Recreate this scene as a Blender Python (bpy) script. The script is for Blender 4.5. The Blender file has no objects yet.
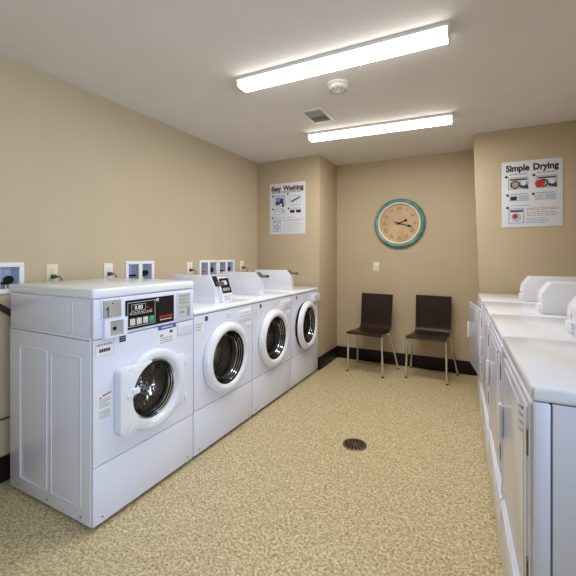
import bpy, bmesh, math, random
from math import sin, cos, pi, radians
from mathutils import Vector, Matrix

random.seed(7)
scene = bpy.context.scene
COL = scene.collection

# ------------------------------------------------------------------ materials
def new_mat(name):
    m = bpy.data.materials.new(name)
    m.use_nodes = True
    nt = m.node_tree
    return m, nt, nt.nodes['Principled BSDF']

def simple(name, col, rough=0.5, metal=0.0, coat=0.0, spec=0.5):
    m, nt, b = new_mat(name)
    b.inputs['Base Color'].default_value = (*col, 1)
    b.inputs['Roughness'].default_value = rough
    b.inputs['Metallic'].default_value = metal
    b.inputs['Coat Weight'].default_value = coat
    b.inputs['Coat Roughness'].default_value = 0.08
    b.inputs['Specular IOR Level'].default_value = spec
    return m

def noisy(name, col, col2, scale, rough=0.5, bump=0.0, bscale=None, detail=3.0, metal=0.0):
    m, nt, b = new_mat(name)
    tc = nt.nodes.new('ShaderNodeTexCoord')
    n = nt.nodes.new('ShaderNodeTexNoise')
    n.inputs['Scale'].default_value = scale
    n.inputs['Detail'].default_value = detail
    nt.links.new(tc.outputs['Object'], n.inputs['Vector'])
    r = nt.nodes.new('ShaderNodeValToRGB')
    r.color_ramp.elements[0].position = 0.35
    r.color_ramp.elements[0].color = (*col, 1)
    r.color_ramp.elements[1].position = 0.65
    r.color_ramp.elements[1].color = (*col2, 1)
    nt.links.new(n.outputs['Fac'], r.inputs['Fac'])
    nt.links.new(r.outputs['Color'], b.inputs['Base Color'])
    b.inputs['Roughness'].default_value = rough
    b.inputs['Metallic'].default_value = metal
    if bump:
        n2 = nt.nodes.new('ShaderNodeTexNoise')
        n2.inputs['Scale'].default_value = bscale or scale * 3
        nt.links.new(tc.outputs['Object'], n2.inputs['Vector'])
        bp = nt.nodes.new('ShaderNodeBump')
        bp.inputs['Strength'].default_value = bump
        bp.inputs['Distance'].default_value = 0.01
        nt.links.new(n2.outputs['Fac'], bp.inputs['Height'])
        nt.links.new(bp.outputs['Normal'], b.inputs['Normal'])
    return m

M = {}
M['wall'] = noisy('wall_paint', (.525, .43, .29), (.54, .443, .302), 3, .62, .06, 220)
M['ceiling'] = noisy('ceiling_paint', (.72, .69, .665), (.74, .71, .685), 4, .8, .10, 140)
M['base'] = simple('dark_vinyl', (.016, .008, .007), .42, spec=.3)
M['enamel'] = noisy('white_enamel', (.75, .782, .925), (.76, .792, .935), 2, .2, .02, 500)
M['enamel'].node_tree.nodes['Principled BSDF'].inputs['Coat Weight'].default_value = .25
M['enamel_lit'] = noisy('white_enamel_lit_top', (.82, .845, .91), (.83, .855, .92), 2, .16)  # paler enamel copy for the lids; brighter light on top put into the colour
M['white_plastic'] = simple('white_plastic', (.80, .82, .895), .28)
M['almond'] = simple('ivory_plastic', (.74, .68, .48), .4)
M['switch'] = simple('light_ivory_plastic', (.82, .78, .66), .4)
M['seam'] = simple('seam_grey', (.12, .12, .14), .6)
M['black'] = simple('black_plastic', (.008, .008, .009), .35, spec=.2)
M['rubber'] = simple('black_rubber', (.015, .015, .016), .55)
M['dark_void'] = simple('dark_inside', (.02, .02, .022), .7)
M['grey_plate'] = noisy('grey_metal_plate', (.46, .46, .44), (.54, .54, .52), 14, .38, metal=.4)
M['grey_label'] = simple('grey_label', (.52, .54, .54), .5)
M['grey_line'] = simple('grey_ink', (.30, .31, .34), .6)
M['pale_line'] = simple('pale_ink', (.55, .57, .63), .5)
M['chrome'] = simple('chrome', (.72, .71, .68), .14, 1.0)
M['grey_metal'] = simple('grey_cast_metal', (.26, .26, .25), .35, .9)
M['red'] = simple('red_ink', (.55, .03, .03), .5)
M['maroon'] = simple('maroon_ink', (.11, .008, .03), .6)
M['navy'] = simple('navy_ink', (.02, .03, .11), .6)
M['blue'] = simple('blue_ink', (.05, .13, .42), .5)
M['ink'] = simple('black_ink', (.015, .015, .02), .6)
M['paleblue'] = simple('pale_blue_ink', (.46, .54, .70), .6)
M['midblue'] = simple('mid_blue_ink', (.22, .28, .46), .6)
M['tan_ink'] = simple('tan_ink', (.42, .36, .28), .6)
M['paper'] = simple('poster_paper', (.74, .78, .84), .35)
M['paper_white'] = simple('label_paper', (.80, .81, .84), .45)
M['green_btn'] = simple('green_button', (.05, .35, .16), .4)
M['grey_btn'] = simple('pale_grey_button', (.62, .63, .62), .4)
M['outlet_box'] = simple('white_box_plastic', (.82, .83, .85), .35)
M['outlet_inside'] = simple('blue_white_plastic', (.60, .66, .80), .4)
M['red_plastic'] = simple('red_plastic', (.55, .04, .03), .4)
M['pvc'] = simple('grey_cord', (.06, .06, .06), .5)
M['cord'] = simple('brown_grey_cord', (.16, .13, .11), .5)
M['bronze'] = noisy('dark_bronze', (.16, .12, .07), (.25, .19, .12), 60, .42, metal=.7)
M['hole'] = simple('black_hole', (.006, .006, .006), .9)
M['teal'] = noisy('worn_teal_paint', (.07, .19, .155), (.17, .33, .28), 9, .4, .1, 60)
M['clock_lip'] = simple('cream_lip', (.80, .80, .74), .3)
M['numeral'] = simple('faded_brown_numeral', (.20, .11, .06), .6)
M['vent'] = simple('vent_white_metal', (.74, .73, .70), .5)
M['vent_grey'] = simple('grey_metal_and_shade', (.36, .36, .35), .5)  # real grey parts, and painted shade on the ceiling register
M['lamp_metal'] = simple('lamp_white_metal', (.72, .72, .70), .4)
M['win_frame'] = simple('window_white', (.8, .8, .8), .4)

def clock_face():
    m, nt, b = new_mat('aged_clock_face')
    tc = nt.nodes.new('ShaderNodeTexCoord')
    n = nt.nodes.new('ShaderNodeTexNoise'); n.inputs['Scale'].default_value = 5; n.inputs['Detail'].default_value = 6
    nt.links.new(tc.outputs['Object'], n.inputs['Vector'])
    r = nt.nodes.new('ShaderNodeValToRGB')
    e = r.color_ramp.elements
    e[0].position = .3; e[0].color = (.52, .31, .16, 1)
    e[1].position = .7; e[1].color = (.70, .53, .31, 1)
    nt.links.new(n.outputs['Fac'], r.inputs['Fac'])
    nt.links.new(r.outputs['Color'], b.inputs['Base Color'])
    b.inputs['Roughness'].default_value = .5
    return m
M['clock_face'] = clock_face()

def floor_mat():
    m, nt, b = new_mat('speckled_vinyl')
    L = nt.links.new
    tc = nt.nodes.new('ShaderNodeTexCoord')
    v = nt.nodes.new('ShaderNodeTexVoronoi'); v.inputs['Scale'].default_value = 120
    L(tc.outputs['Object'], v.inputs['Vector'])
    bw = nt.nodes.new('ShaderNodeSeparateColor'); L(v.outputs['Color'], bw.inputs['Color'])
    r = nt.nodes.new('ShaderNodeValToRGB')
    e = r.color_ramp.elements
    e[0].position = 0.0; e[0].color = (.20, .14, .066, 1)
    e[1].position = 1.0; e[1].color = (.90, .785, .52, 1)
    for pos, c in ((.22, (.45, .35, .182)), (.5, (.59, .482, .275)), (.8, (.68, .57, .34))):
        q = e.new(pos); q.color = (*c, 1)
    L(bw.outputs['Red'], r.inputs['Fac'])
    n = nt.nodes.new('ShaderNodeTexNoise'); n.inputs['Scale'].default_value = 80; n.inputs['Detail'].default_value = 6
    L(tc.outputs['Object'], n.inputs['Vector'])
    r2 = nt.nodes.new('ShaderNodeValToRGB')
    r2.color_ramp.elements[0].position = .38; r2.color_ramp.elements[0].color = (.29, .212, .105, 1)
    r2.color_ramp.elements[1].position = .62; r2.color_ramp.elements[1].color = (.84, .725, .455, 1)
    L(n.outputs['Fac'], r2.inputs['Fac'])
    mx = nt.nodes.new('ShaderNodeMix'); mx.data_type = 'RGBA'
    mx.inputs['Factor'].default_value = .5
    L(r.outputs['Color'], mx.inputs['A']); L(r2.outputs['Color'], mx.inputs['B'])
    L(mx.outputs['Result'], b.inputs['Base Color'])
    b.inputs['Roughness'].default_value = .42
    b.inputs['Specular IOR Level'].default_value = .35
    return m
M['floor'] = floor_mat()

def wood_mat():
    m, nt, b = new_mat('dark_wenge_veneer')
    L = nt.links.new
    tc = nt.nodes.new('ShaderNodeTexCoord')
    mp = nt.nodes.new('ShaderNodeMapping'); mp.inputs['Scale'].default_value = (60, 3, 3)
    L(tc.outputs['Object'], mp.inputs['Vector'])
    n = nt.nodes.new('ShaderNodeTexNoise'); n.inputs['Scale'].default_value = 2.2; n.inputs['Detail'].default_value = 4
    L(mp.outputs['Vector'], n.inputs['Vector'])
    r = nt.nodes.new('ShaderNodeValToRGB')
    r.color_ramp.elements[0].position = .3; r.color_ramp.elements[0].color = (.016, .0075, .005, 1)
    r.color_ramp.elements[1].position = .75; r.color_ramp.elements[1].color = (.045, .021, .013, 1)
    L(n.outputs['Fac'], r.inputs['Fac']); L(r.outputs['Color'], b.inputs['Base Color'])
    b.inputs['Roughness'].default_value = .32
    b.inputs['Specular IOR Level'].default_value = .3
    return m
M['wood'] = wood_mat()

def drum_mat():
    m, nt, b = new_mat('perforated_steel_drum')
    L = nt.links.new
    tc = nt.nodes.new('ShaderNodeTexCoord')
    v = nt.nodes.new('ShaderNodeTexVoronoi'); v.inputs['Scale'].default_value = 42
    v.inputs['Randomness'].default_value = .15
    L(tc.outputs['Object'], v.inputs['Vector'])
    r = nt.nodes.new('ShaderNodeValToRGB')
    r.color_ramp.elements[0].position = .10; r.color_ramp.elements[0].color = (.02, .02, .02, 1)
    r.color_ramp.elements[1].position = .18; r.color_ramp.elements[1].color = (.68, .67, .66, 1)
    L(v.outputs['Distance'], r.inputs['Fac']); L(r.outputs['Color'], b.inputs['Base Color'])
    bp = nt.nodes.new('ShaderNodeBump'); bp.inputs['Strength'].default_value = .3; bp.inputs['Distance'].default_value = .006
    L(v.outputs['Distance'], bp.inputs['Height']); L(bp.outputs['Normal'], b.inputs['Normal'])
    b.inputs['Metallic'].default_value = 1.0
    b.inputs['Roughness'].default_value = .16
    return m
M['drum'] = drum_mat()

def glass_mat(name, tint, weight):
    m = bpy.data.materials.new(name); m.use_nodes = True
    nt = m.node_tree; nt.nodes.clear(); L = nt.links.new
    o = nt.nodes.new('ShaderNodeOutputMaterial')
    t = nt.nodes.new('ShaderNodeBsdfTransparent'); t.inputs['Color'].default_value = (*tint, 1)
    g = nt.nodes.new('ShaderNodeBsdfGlossy'); g.inputs['Roughness'].default_value = .04
    lw = nt.nodes.new('ShaderNodeLayerWeight'); lw.inputs['Blend'].default_value = weight
    mx = nt.nodes.new('ShaderNodeMixShader')
    L(lw.outputs['Fresnel'], mx.inputs['Fac']); L(t.outputs['BSDF'], mx.inputs[1]); L(g.outputs['BSDF'], mx.inputs[2])
    L(mx.outputs['Shader'], o.inputs['Surface'])
    return m
M['glass'] = glass_mat('door_glass', (.88, .87, .86), .10)
M['clear'] = glass_mat('window_glass', (.97, .98, .98), .2)

def emit(name, col, s):
    m, nt, b = new_mat(name)
    b.inputs['Base Color'].default_value = (.9, .9, .9, 1)
    b.inputs['Emission Color'].default_value = (*col, 1)
    b.inputs['Emission Strength'].default_value = s
    return m
M['tube'] = emit('lit_fluorescent_diffuser', (1.0, .975, .935), 32.0)
M['tube_side'] = emit('lit_lens_side', (1.0, .975, .935), 4.5)
M['led'] = emit('lit_display_digits', (.75, .85, .70), 0.15)
M['led_red'] = emit('lit_red_dot', (1, .12, .06), 0.6)

# ------------------------------------------------------------------ mesh builder
class MB:
    def __init__(self, off=(0, 0, 0)):
        self.v = []; self.f = []; self.mi = []; self.mats = []; self.off = Vector(off)
    def mid(self, mat):
        if mat not in self.mats: self.mats.append(mat)
        return self.mats.index(mat)
    def raw(self, verts, faces, mat):
        n = len(self.v); k = self.mid(mat)
        self.v += [Vector(p) + self.off for p in verts]
        self.f += [[i + n for i in f] for f in faces]
        self.mi += [k] * len(faces)
        return self
    def bm(self, b, mat):
        b.verts.index_update()
        self.raw([v.co.copy() for v in b.verts], [[v.index for v in f.verts] for f in b.faces], mat)
        b.free(); return self
    def box(self, x0, x1, y0, y1, z0, z1, mat, bev=0.0, seg=2):
        b = bmesh.new()
        bmesh.ops.create_cube(b, size=1)
        for v in b.verts:
            v.co = Vector(((x0 + x1) / 2 + v.co.x * (x1 - x0), (y0 + y1) / 2 + v.co.y * (y1 - y0), (z0 + z1) / 2 + v.co.z * (z1 - z0)))
        if bev > 0:
            bmesh.ops.bevel(b, geom=list(b.edges), offset=bev, segments=seg, profile=.5, affect='EDGES')
        bmesh.ops.recalc_face_normals(b, faces=list(b.faces))
        return self.bm(b, mat)
    def prism(self, pts, axis, a0, a1, mat, bev=0.0):
        """polygon in the two other axes (x,z for axis y; y,z for axis x; x,y for axis z), extruded along axis"""
        def P(p, a):
            return {'y': (p[0], a, p[1]), 'x': (a, p[0], p[1]), 'z': (p[0], p[1], a)}[axis]
        b = bmesh.new()
        lo = [b.verts.new(P(p, a0)) for p in pts]; hi = [b.verts.new(P(p, a1)) for p in pts]
        n = len(pts)
        b.faces.new(lo); b.faces.new(hi[::-1])
        for i in range(n): b.faces.new((lo[i], lo[(i + 1) % n], hi[(i + 1) % n], hi[i]))
        bmesh.ops.recalc_face_normals(b, faces=list(b.faces))
        if bev > 0: bmesh.ops.bevel(b, geom=list(b.edges), offset=bev, segments=2, profile=.5, affect='EDGES')
        return self.bm(b, mat)
    def lathe(self, c, axis, prof, mat, n=56, close=False):
        """prof: list of (radius, along axis)"""
        vs = []; fs = []
        c = Vector(c)
        A = {'x': (Vector((1, 0, 0)), Vector((0, 1, 0)), Vector((0, 0, 1))),
             'y': (Vector((0, 1, 0)), Vector((0, 0, 1)), Vector((1, 0, 0))),
             'z': (Vector((0, 0, 1)), Vector((1, 0, 0)), Vector((0, 1, 0)))}[axis]
        for (r, a) in prof:
            for k in range(n):
                t = 2 * pi * k / n
                vs.append(c + A[0] * a + A[1] * (r * cos(t)) + A[2] * (r * sin(t)))
        m = len(prof)
        for i in range(m if close else m - 1):
            j = (i + 1) % m
            for k in range(n):
                fs.append([i * n + k, i * n + (k + 1) % n, j * n + (k + 1) % n, j * n + k])
        b = bmesh.new()
        bv = [b.verts.new(p) for p in vs]
        for f in fs: b.faces.new([bv[i] for i in f])
        bmesh.ops.remove_doubles(b, verts=list(b.verts), dist=1e-6)
        bmesh.ops.dissolve_degenerate(b, edges=list(b.edges), dist=1e-7)
        bmesh.ops.recalc_face_normals(b, faces=list(b.faces))
        return self.bm(b, mat)
    def tube(self, pts, r, mat, n=12, caps=True, smooth=0):
        P = [Vector(p) for p in pts]
        for _ in range(smooth):
            Q = [P[0]]
            for a, b_ in zip(P, P[1:]): Q += [a.lerp(b_, .25), a.lerp(b_, .75)]
            Q.append(P[-1]); P = Q
        vs = []; fs = []
        up = None
        for i, p in enumerate(P):
            d = (P[min(i + 1, len(P) - 1)] - P[max(i - 1, 0)]).normalized()
            if up is None:
                up = d.cross(Vector((0, 0, 1)))
                if up.length < .05: up = d.cross(Vector((1, 0, 0)))
            up = (up - d * up.dot(d)).normalized()
            w = d.cross(up)
            for k in range(n):
                t = 2 * pi * k / n
                vs.append(p + up * (r * cos(t)) + w * (r * sin(t)))
        for i in range(len(P) - 1):
            for k in range(n):
                fs.append([i * n + k, i * n + (k + 1) % n, (i + 1) * n + (k + 1) % n, (i + 1) * n + k])
        if caps:
            fs.append(list(range(n))[::-1]); fs.append([(len(P) - 1) * n + k for k in range(n)])
        return self.raw(vs, fs, mat)
    def holed(self, outer, inner, axis, a0, a1, mat, bev=0.0):
        """plate with one hole, outer/inner 2-D loops, from a0 (back) to a1 (front)"""
        def P(p, a):
            return {'y': (p[0], a, p[1]), 'x': (a, p[0], p[1]), 'z': (p[0], p[1], a)}[axis]
        cx = sum(p[0] for p in outer) / len(outer); cy = sum(p[1] for p in outer) / len(outer)
        ext = max(max(abs(p[0] - cx), abs(p[1] - cy)) for p in outer)
        def ins(pts, b):
            s = 1 - b / ext
            return [(cx + (p[0] - cx) * s, cy + (p[1] - cy) * s) for p in pts]
        b = bmesh.new()
        sg = 1 if a1 > a0 else -1
        if bev: layers = [(outer, a0), (outer, a1 - sg * bev), (ins(outer, bev * .3), a1 - sg * bev * .3), (ins(outer, bev), a1)]
        else: layers = [(outer, a0), (outer, a1)]
        rings = [[b.verts.new(P(p, a)) for p in o] for o, a in layers]
        n = len(outer)
        for r0, r1 in zip(rings, rings[1:]):
            for i in range(n): b.faces.new((r0[i], r0[(i + 1) % n], r1[(i + 1) % n], r1[i]))
        i0 = [b.verts.new(P(p, a0)) for p in inner]; i1 = [b.verts.new(P(p, a1)) for p in inner]
        m = len(inner)
        for i in range(m): b.faces.new((i0[i], i0[(i + 1) % m], i1[(i + 1) % m], i1[i]))
        for o, q in ((rings[0], i0), (rings[-1], i1)):
            es = [b.edges.get((o[i], o[(i + 1) % n])) for i in range(n)] + [b.edges.get((q[i], q[(i + 1) % m])) for i in range(m)]
            bmesh.ops.triangle_fill(b, use_beauty=True, use_dissolve=False, edges=es)
        bmesh.ops.recalc_face_normals(b, faces=list(b.faces))
        return self.bm(b, mat)
    def build(self, name, parent=None, loc=None, smooth=True):
        me = bpy.data.meshes.new(name)
        me.from_pydata(self.v, [], self.f)
        for m in self.mats: me.materials.append(m)
        me.polygons.foreach_set('material_index', self.mi)
        b = bmesh.new(); b.from_mesh(me)
        for e in b.edges:
            if len(e.link_faces) == 2 and e.calc_face_angle(0) > radians(38): e.smooth = False
        for f in b.faces: f.smooth = smooth
        b.to_mesh(me); b.free(); me.update()
        o = bpy.data.objects.new(name, me); COL.objects.link(o)
        if parent: o.parent = parent
        if loc: o.location = loc
        return o

def circle(cx, cy, r, n=56):
    return [(cx + r * cos(2 * pi * k / n), cy + r * sin(2 * pi * k / n)) for k in range(n)]

def rrect(x0, x1, y0, y1, r, n=6):
    P = []
    for (cx, cy, a) in ((x1 - r, y1 - r, 0), (x0 + r, y1 - r, pi / 2), (x0 + r, y0 + r, pi), (x1 - r, y0 + r, 3 * pi / 2)):
        for k in range(n + 1):
            t = a + pi / 2 * k / n
            P.append((cx + r * cos(t), cy + r * sin(t)))
    return P

_txt = {}
def text_geo(s, size, bold=0.0):
    key = (s, size, bold)
    if key in _txt: return _txt[key]
    cu = bpy.data.curves.new('lettering', 'FONT')
    cu.body = s; cu.size = size; cu.offset = bold; cu.align_x = 'CENTER'; cu.align_y = 'CENTER'
    cu.resolution_u = 3
    ob = bpy.data.objects.new('lettering', cu); COL.objects.link(ob)
    dg = bpy.context.evaluated_depsgraph_get()
    me = bpy.data.meshes.new_from_object(ob.evaluated_get(dg))
    vs = [v.co.copy() for v in me.vertices]; fs = [list(p.vertices) for p in me.polygons]
    bpy.data.objects.remove(ob); bpy.data.meshes.remove(me); bpy.data.curves.remove(cu)
    _txt[key] = (vs, fs)
    return vs, fs

class Frame:
    """a flat printed surface: o origin, U right, V up, N out"""
    def __init__(self, mb, o, U, V):
        self.mb = mb; self.o = Vector(o); self.U = Vector(U); self.V = Vector(V); self.N = self.U.cross(self.V)
    def p(self, u, v, n=0): return self.o + self.U * u + self.V * v + self.N * n
    def rect(self, u0, v0, u1, v1, n, mat):
        self.mb.raw([self.p(u0, v0, n), self.p(u1, v0, n), self.p(u1, v1, n), self.p(u0, v1, n)], [[0, 1, 2, 3]], mat)
    def slab(self, u0, v0, u1, v1, n0, n1, mat):
        P = [self.p(u, v, n) for n in (n0, n1) for u, v in ((u0, v0), (u1, v0), (u1, v1), (u0, v1))]
        self.mb.raw(P, [[3, 2, 1, 0], [4, 5, 6, 7], [0, 1, 5, 4], [1, 2, 6, 5], [2, 3, 7, 6], [3, 0, 4, 7]], mat)
    def line_rect(self, u0, v0, u1, v1, t, n, mat):
        self.rect(u0, v0, u1, v0 + t, n, mat); self.rect(u0, v1 - t, u1, v1, n, mat)
        self.rect(u0, v0 + t, u0 + t, v1 - t, n, mat); self.rect(u1 - t, v0 + t, u1, v1 - t, n, mat)
    def disc(self, u, v, r, n, mat, k=18, ry=None):
        ry = ry or r
        self.mb.raw([self.p(u + r * cos(2 * pi * i / k), v + ry * sin(2 * pi * i / k), n) for i in range(k)], [list(range(k))], mat)
    def poly(self, pts, n, mat):
        self.mb.raw([self.p(u, v, n) for u, v in pts], [list(range(len(pts)))], mat)
    def text(self, s, u, v, size, n, mat, bold=0.0, rot=0.0, sx=1.0):
        vs, fs = text_geo(s, size, bold)
        c, q = cos(rot), sin(rot)
        self.mb.raw([self.p(u + (w.x * sx * c - w.y * q), v + (w.x * sx * q + w.y * c), n) for w in vs], fs, mat)
    def lines(self, u0, u1, v0, v1, k, n, mat, t=.35, ragged=.25, seed=1):
        rnd = random.Random(seed)
        h = (v1 - v0) / k
        for i in range(k):
            v = v1 - h * (i + 1)
            u = u0
            end = u1 - rnd.random() * ragged * (u1 - u0)
            while u < end:                                   # broken into word-long strokes
                w = (u1 - u0) * (.06 + .13 * rnd.random())
                self.rect(u, v + h * .3, min(u + w, end), v + h * (.3 + t), n, mat)
                u += w + (u1 - u0) * .03

def empty(name, loc, rz=0.0):
    o = bpy.data.objects.new(name, None); COL.objects.link(o)
    o.location = loc; o.rotation_euler = (0, 0, rz); o.empty_display_size = .1
    return o

def tag(o, label, cat, group=None):
    o['label'] = label; o['category'] = cat
    if group: o['group'] = group
    return o

def struct(o):
    o['kind'] = 'structure'; return o

# ------------------------------------------------------------------ the room
XL, XW, YS, YB, XR, YR, ZC = -2.397, -1.57, 3.8125, 4.405, -.018, 3.8427, 2.44
XRW, YF = 1.02, -1.75
T = .12

struct(MB().box(XL - T, XRW + T, YF - T, YB + T, -.1, 0, M['floor']).build('floor'))
struct(MB().box(XL - T, XRW + T, YF - T, YB + T, ZC, ZC + .1, M['ceiling']).build('ceiling'))

# left wall with the openings the washer boxes are let into
BOXES = [(.918, 1.198), (1.905, 2.183), (2.745, 3.030), (3.036, 3.322)]
BZ0, BZ1 = 1.072, 1.250
m = MB()
ys = [YF - T]
for a, b in BOXES: ys += [a + .02, b - .02]
ys.append(YB + T)
for i in range(len(ys) - 1):
    a, b = ys[i], ys[i + 1]
    if i % 2 == 0: m.box(XL - T, XL, a, b, 0, ZC, M['wall'])
    else:
        m.box(XL - T, XL, a, b, 0, BZ0 + .02, M['wall']); m.box(XL - T, XL, a, b, BZ1 - .02, ZC, M['wall'])
        m.box(XL - T, XL - T + .02, a, b, BZ0 + .02, BZ1 - .02, M['wall'])
struct(m.build('wall_left', smooth=False))
struct(MB().box(XL, XRW, YB, YB + T, 0, ZC, M['wall']).build('wall_back'))
struct(MB().box(XL, XW, YS, YB, 0, ZC, M['wall'], .006).build('wall_back_left'))
struct(MB().prism([(XR, ZC), (XR + .078, 0), (XRW, 0), (XRW, ZC)], 'y', YR, YB, M['wall'], .006).build('wall_back_right'))
struct(MB().box(XL, XRW, YF - T, YF, 0, ZC, M['wall']).build('wall_front', smooth=False))
# right wall, with a window in the stretch before the dryers begin
WY0, WY1, WZ0, WZ1 = -1.55, .90, .85, 2.18
m = MB()
m.box(XRW, XRW + T, YF - T, WY0, 0, ZC, M['wall']); m.box(XRW, XRW + T, WY1, YB + T, 0, ZC, M['wall'])
m.box(XRW, XRW + T, WY0, WY1, 0, WZ0, M['wall']); m.box(XRW, XRW + T, WY0, WY1, WZ1, ZC, M['wall'])
struct(m.build('wall_right', smooth=False))
m = MB()
for a, b in ((WY0, WY0 + .05), ((WY0 + WY1) / 2 - .03, (WY0 + WY1) / 2 + .03), (WY1 - .05, WY1)):
    m.box(XRW + .02, XRW + .09, a, b, WZ0, WZ1, M['win_frame'], .004)
m.box(XRW + .022, XRW + .088, WY0, WY1, WZ0, WZ0 + .05, M['win_frame'], .004)
m.box(XRW + .022, XRW + .088, WY0, WY1, WZ1 - .05, WZ1, M['win_frame'], .004)
wf = struct(m.build('window_1'))
MB().box(XRW + .054, XRW + .060, WY0 + .03, WY1 - .03, WZ0 + .03, WZ1 - .03, M['clear']).build('window_glass', wf)

def base_run(name, x0, x1, y0, y1):
    m = MB(); m.box(x0, x1, y0, y1, 0, .147, M['base'], .004)
    struct(m.build(name))
base_run('baseboard_left', XL, XL + .011, YF, YS)
base_run('baseboard_back', XW + .011, XR + .072, YB - .011, YB)
base_run('baseboard_back_left', XL + .011, XW + .011, YS - .011, YS)
base_run('baseboard_left_return', XW, XW + .011, YS, YB)
base_run('baseboard_back_right', XR + .063, XRW, YR - .011, YR)
base_run('baseboard_right_return', XR + .063, XR + .074, YR, YB - .011)
base_run('baseboard_right', XRW - .011, XRW, YF, YR - .011)
base_run('baseboard_front', XL + .011, XRW - .011, YF, YF + .011)

# ------------------------------------------------------------------ washers
W = .6715; D = .715; PITCH = .6755; Y1 = 1.073
def washer_root(i):
    return empty('washing_machine', (XW - D / 2, Y1 + PITCH * i + W / 2, 0))
OFF = (D / 2, -W / 2, 0)          # local geometry is written with x=0 at the front face, y=0 at the near side
def B(): return MB(OFF)
EN, ET = M['enamel'], M['enamel_lit']

def cabinet(root, z1, emboss=.005, top_inset=None):
    m = B()
    lo = z1 if top_inset is None else top_inset
    t = .018
    m.box(-D, -.016, 0, t, .024, lo, EN, .005); m.box(-D, -.016, W - t, W, .024, lo, EN, .005)
    m.box(-D, -D + t, t, W - t, .024, lo, EN); m.box(-D + t, -.03, t, W - t, .024, .045, EN)
    if top_inset:
        i = .006
        m.box(-D - .004, -.012, i, i + t, lo, z1, EN, .003); m.box(-D - .004, -.012, W - t - i, W - i, lo, z1, EN, .003)
        m.box(-D - .004, -D + t, i + t, W - t - i, lo, z1, EN)
        m.box(-D, -.016, 0, .010, lo - .012, lo + .004, EN, .004); m.box(-D, -.016, W - .010, W, lo - .012, lo + .004, EN, .004)
        # faint pressed seam lines in the upper side sheet
        for x in (-.20, -.165): m.box(x, x + .004, i - .0015, i + .002, lo + .02, z1 - .02, EN, .001)
    if emboss:
        for y in (0,):
            for (a, b) in ((-.615, -.360), (-.330, -.085)):
                s = -1 if y == 0 else 1
                zt = min(lo - .09, .81)
                pts = rrect(a, b, .09, zt, .015, 4)
                m.holed(pts, rrect(a + .009, b - .009, .099, zt - .009, .006, 4), 'y', y, y + s * emboss, EN, emboss * .8)
    # base screws
    for x in (-.09, -.36, -.63): m.lathe((x, 0, .052), 'y', [(0, -.002), (.005, -.002), (.005, .001)], M['seam'], 10)
    m.build('cabinet', root)
    for (x, y) in ((-.05, .05), (-.05, W - .05), (-D + .05, .05), (-D + .05, W - .05)):
        f = B(); f.lathe((x, y, 0), 'z', [(0, 0), (.022, 0), (.022, .012), (.012, .014), (.012, .03), (0, .03)], M['rubber'], 18)
        f.build('foot', root)
    # dark plinth set back under the front
    k = B(); k.box(-.60, -.045, .06, W - .06, .004, .026, M['dark_void']); k.build('plinth', root)

def lower_panel(root, z1):
    m = B(); m.box(-.018, 0, .003, W - .003, .026, z1, EN, .004)
    for y in (.05, W - .05): m.lathe((0, y, .052), 'x', [(.005, -.001), (.005, .001), (0, .002)], M['seam'], 10)
    m.build('lower_panel', root)

def drum(root, cy, cz, r):
    m = B()
    m.lathe((0, cy, cz), 'x', [(r + .004, -.012), (r + .03, -.03), (r + .055, -.06), (r + .055, -.10), (r + .044, -.108), (r + .044, -.125), (r + .055, -.133), (r + .055, -.19), (r + .040, -.20), (r + .040, -.222), (r + .055, -.232), (r + .055, -.30), (r + .035, -.31), (r + .035, -.36), (r * .55, -.40), (r * .3, -.385), (0, -.385)], M['drum'], 64)
    for k in range(3):                                   # lifter fins
        a = 2 * pi * k / 3 + .5
        q = [(cy + (r + .056) * cos(a + d), cz + (r + .056) * sin(a + d)) for d in (-.16, .16)]
        tip = [(cy + (r - .005) * cos(a + d), cz + (r - .005) * sin(a + d)) for d in (.05, -.05)]
        m.prism(q + tip, 'x', -.34, -.09, M['drum'], .004)
    m.build('drum', root)
    g = B()                                              # folded rubber bellows round the mouth
    g.lathe((0, cy, cz), 'x', [(r + .012, -.002), (r - .004, -.006), (r - .012, -.016), (r - .004, -.026), (r - .014, -.036), (r + .012, -.046)], M['rubber'], 64)
    g.build('gasket', root)

def text_label(root, name, y0, y1, z0, z1, base, spec, label=None):
    """printed sticker on the front face; spec(frame, w, h) draws it"""
    m = B()
    fr = Frame(m, (0, y0, z0), (0, 1, 0), (0, 0, 1))
    w, h = y1 - y0, z1 - z0
    fr.slab(0, 0, w, h, 0, .0008, base)
    if spec: spec(fr, w, h)
    o = m.build(name, root, smooth=False)
    if label: o['label'] = label
    return o

# ---- the tall washer with the control panel on its front
w1 = washer_root(0)
tag(w1, 'tall white front-load washer with black control panel, nearest the camera', 'washing machine', 'front-load washers along the left wall')
cabinet(w1, 1.086, .003, .898)
m = B(); m.box(-D - .012, .006, -.004, W + .004, 1.086, 1.134, ET, .013, 3)
m.build('lid', w1)
lower_panel(w1, .297)
PC = (.345, .570)                   # porthole centre (y, z)
m = B(); m.holed([(.003, .303), (W - .003, .303), (W - .003, .893), (.003, .893)], circle(*PC, .172), 'x', -.018, 0, EN)
m.build('front_panel', w1)
drum(w1, *PC, .155)
# fascia
m = B()
m.box(-.016, .004, .002, W - .002, .897, 1.084, EN, .004)
m.build('fascia', w1)
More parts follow.
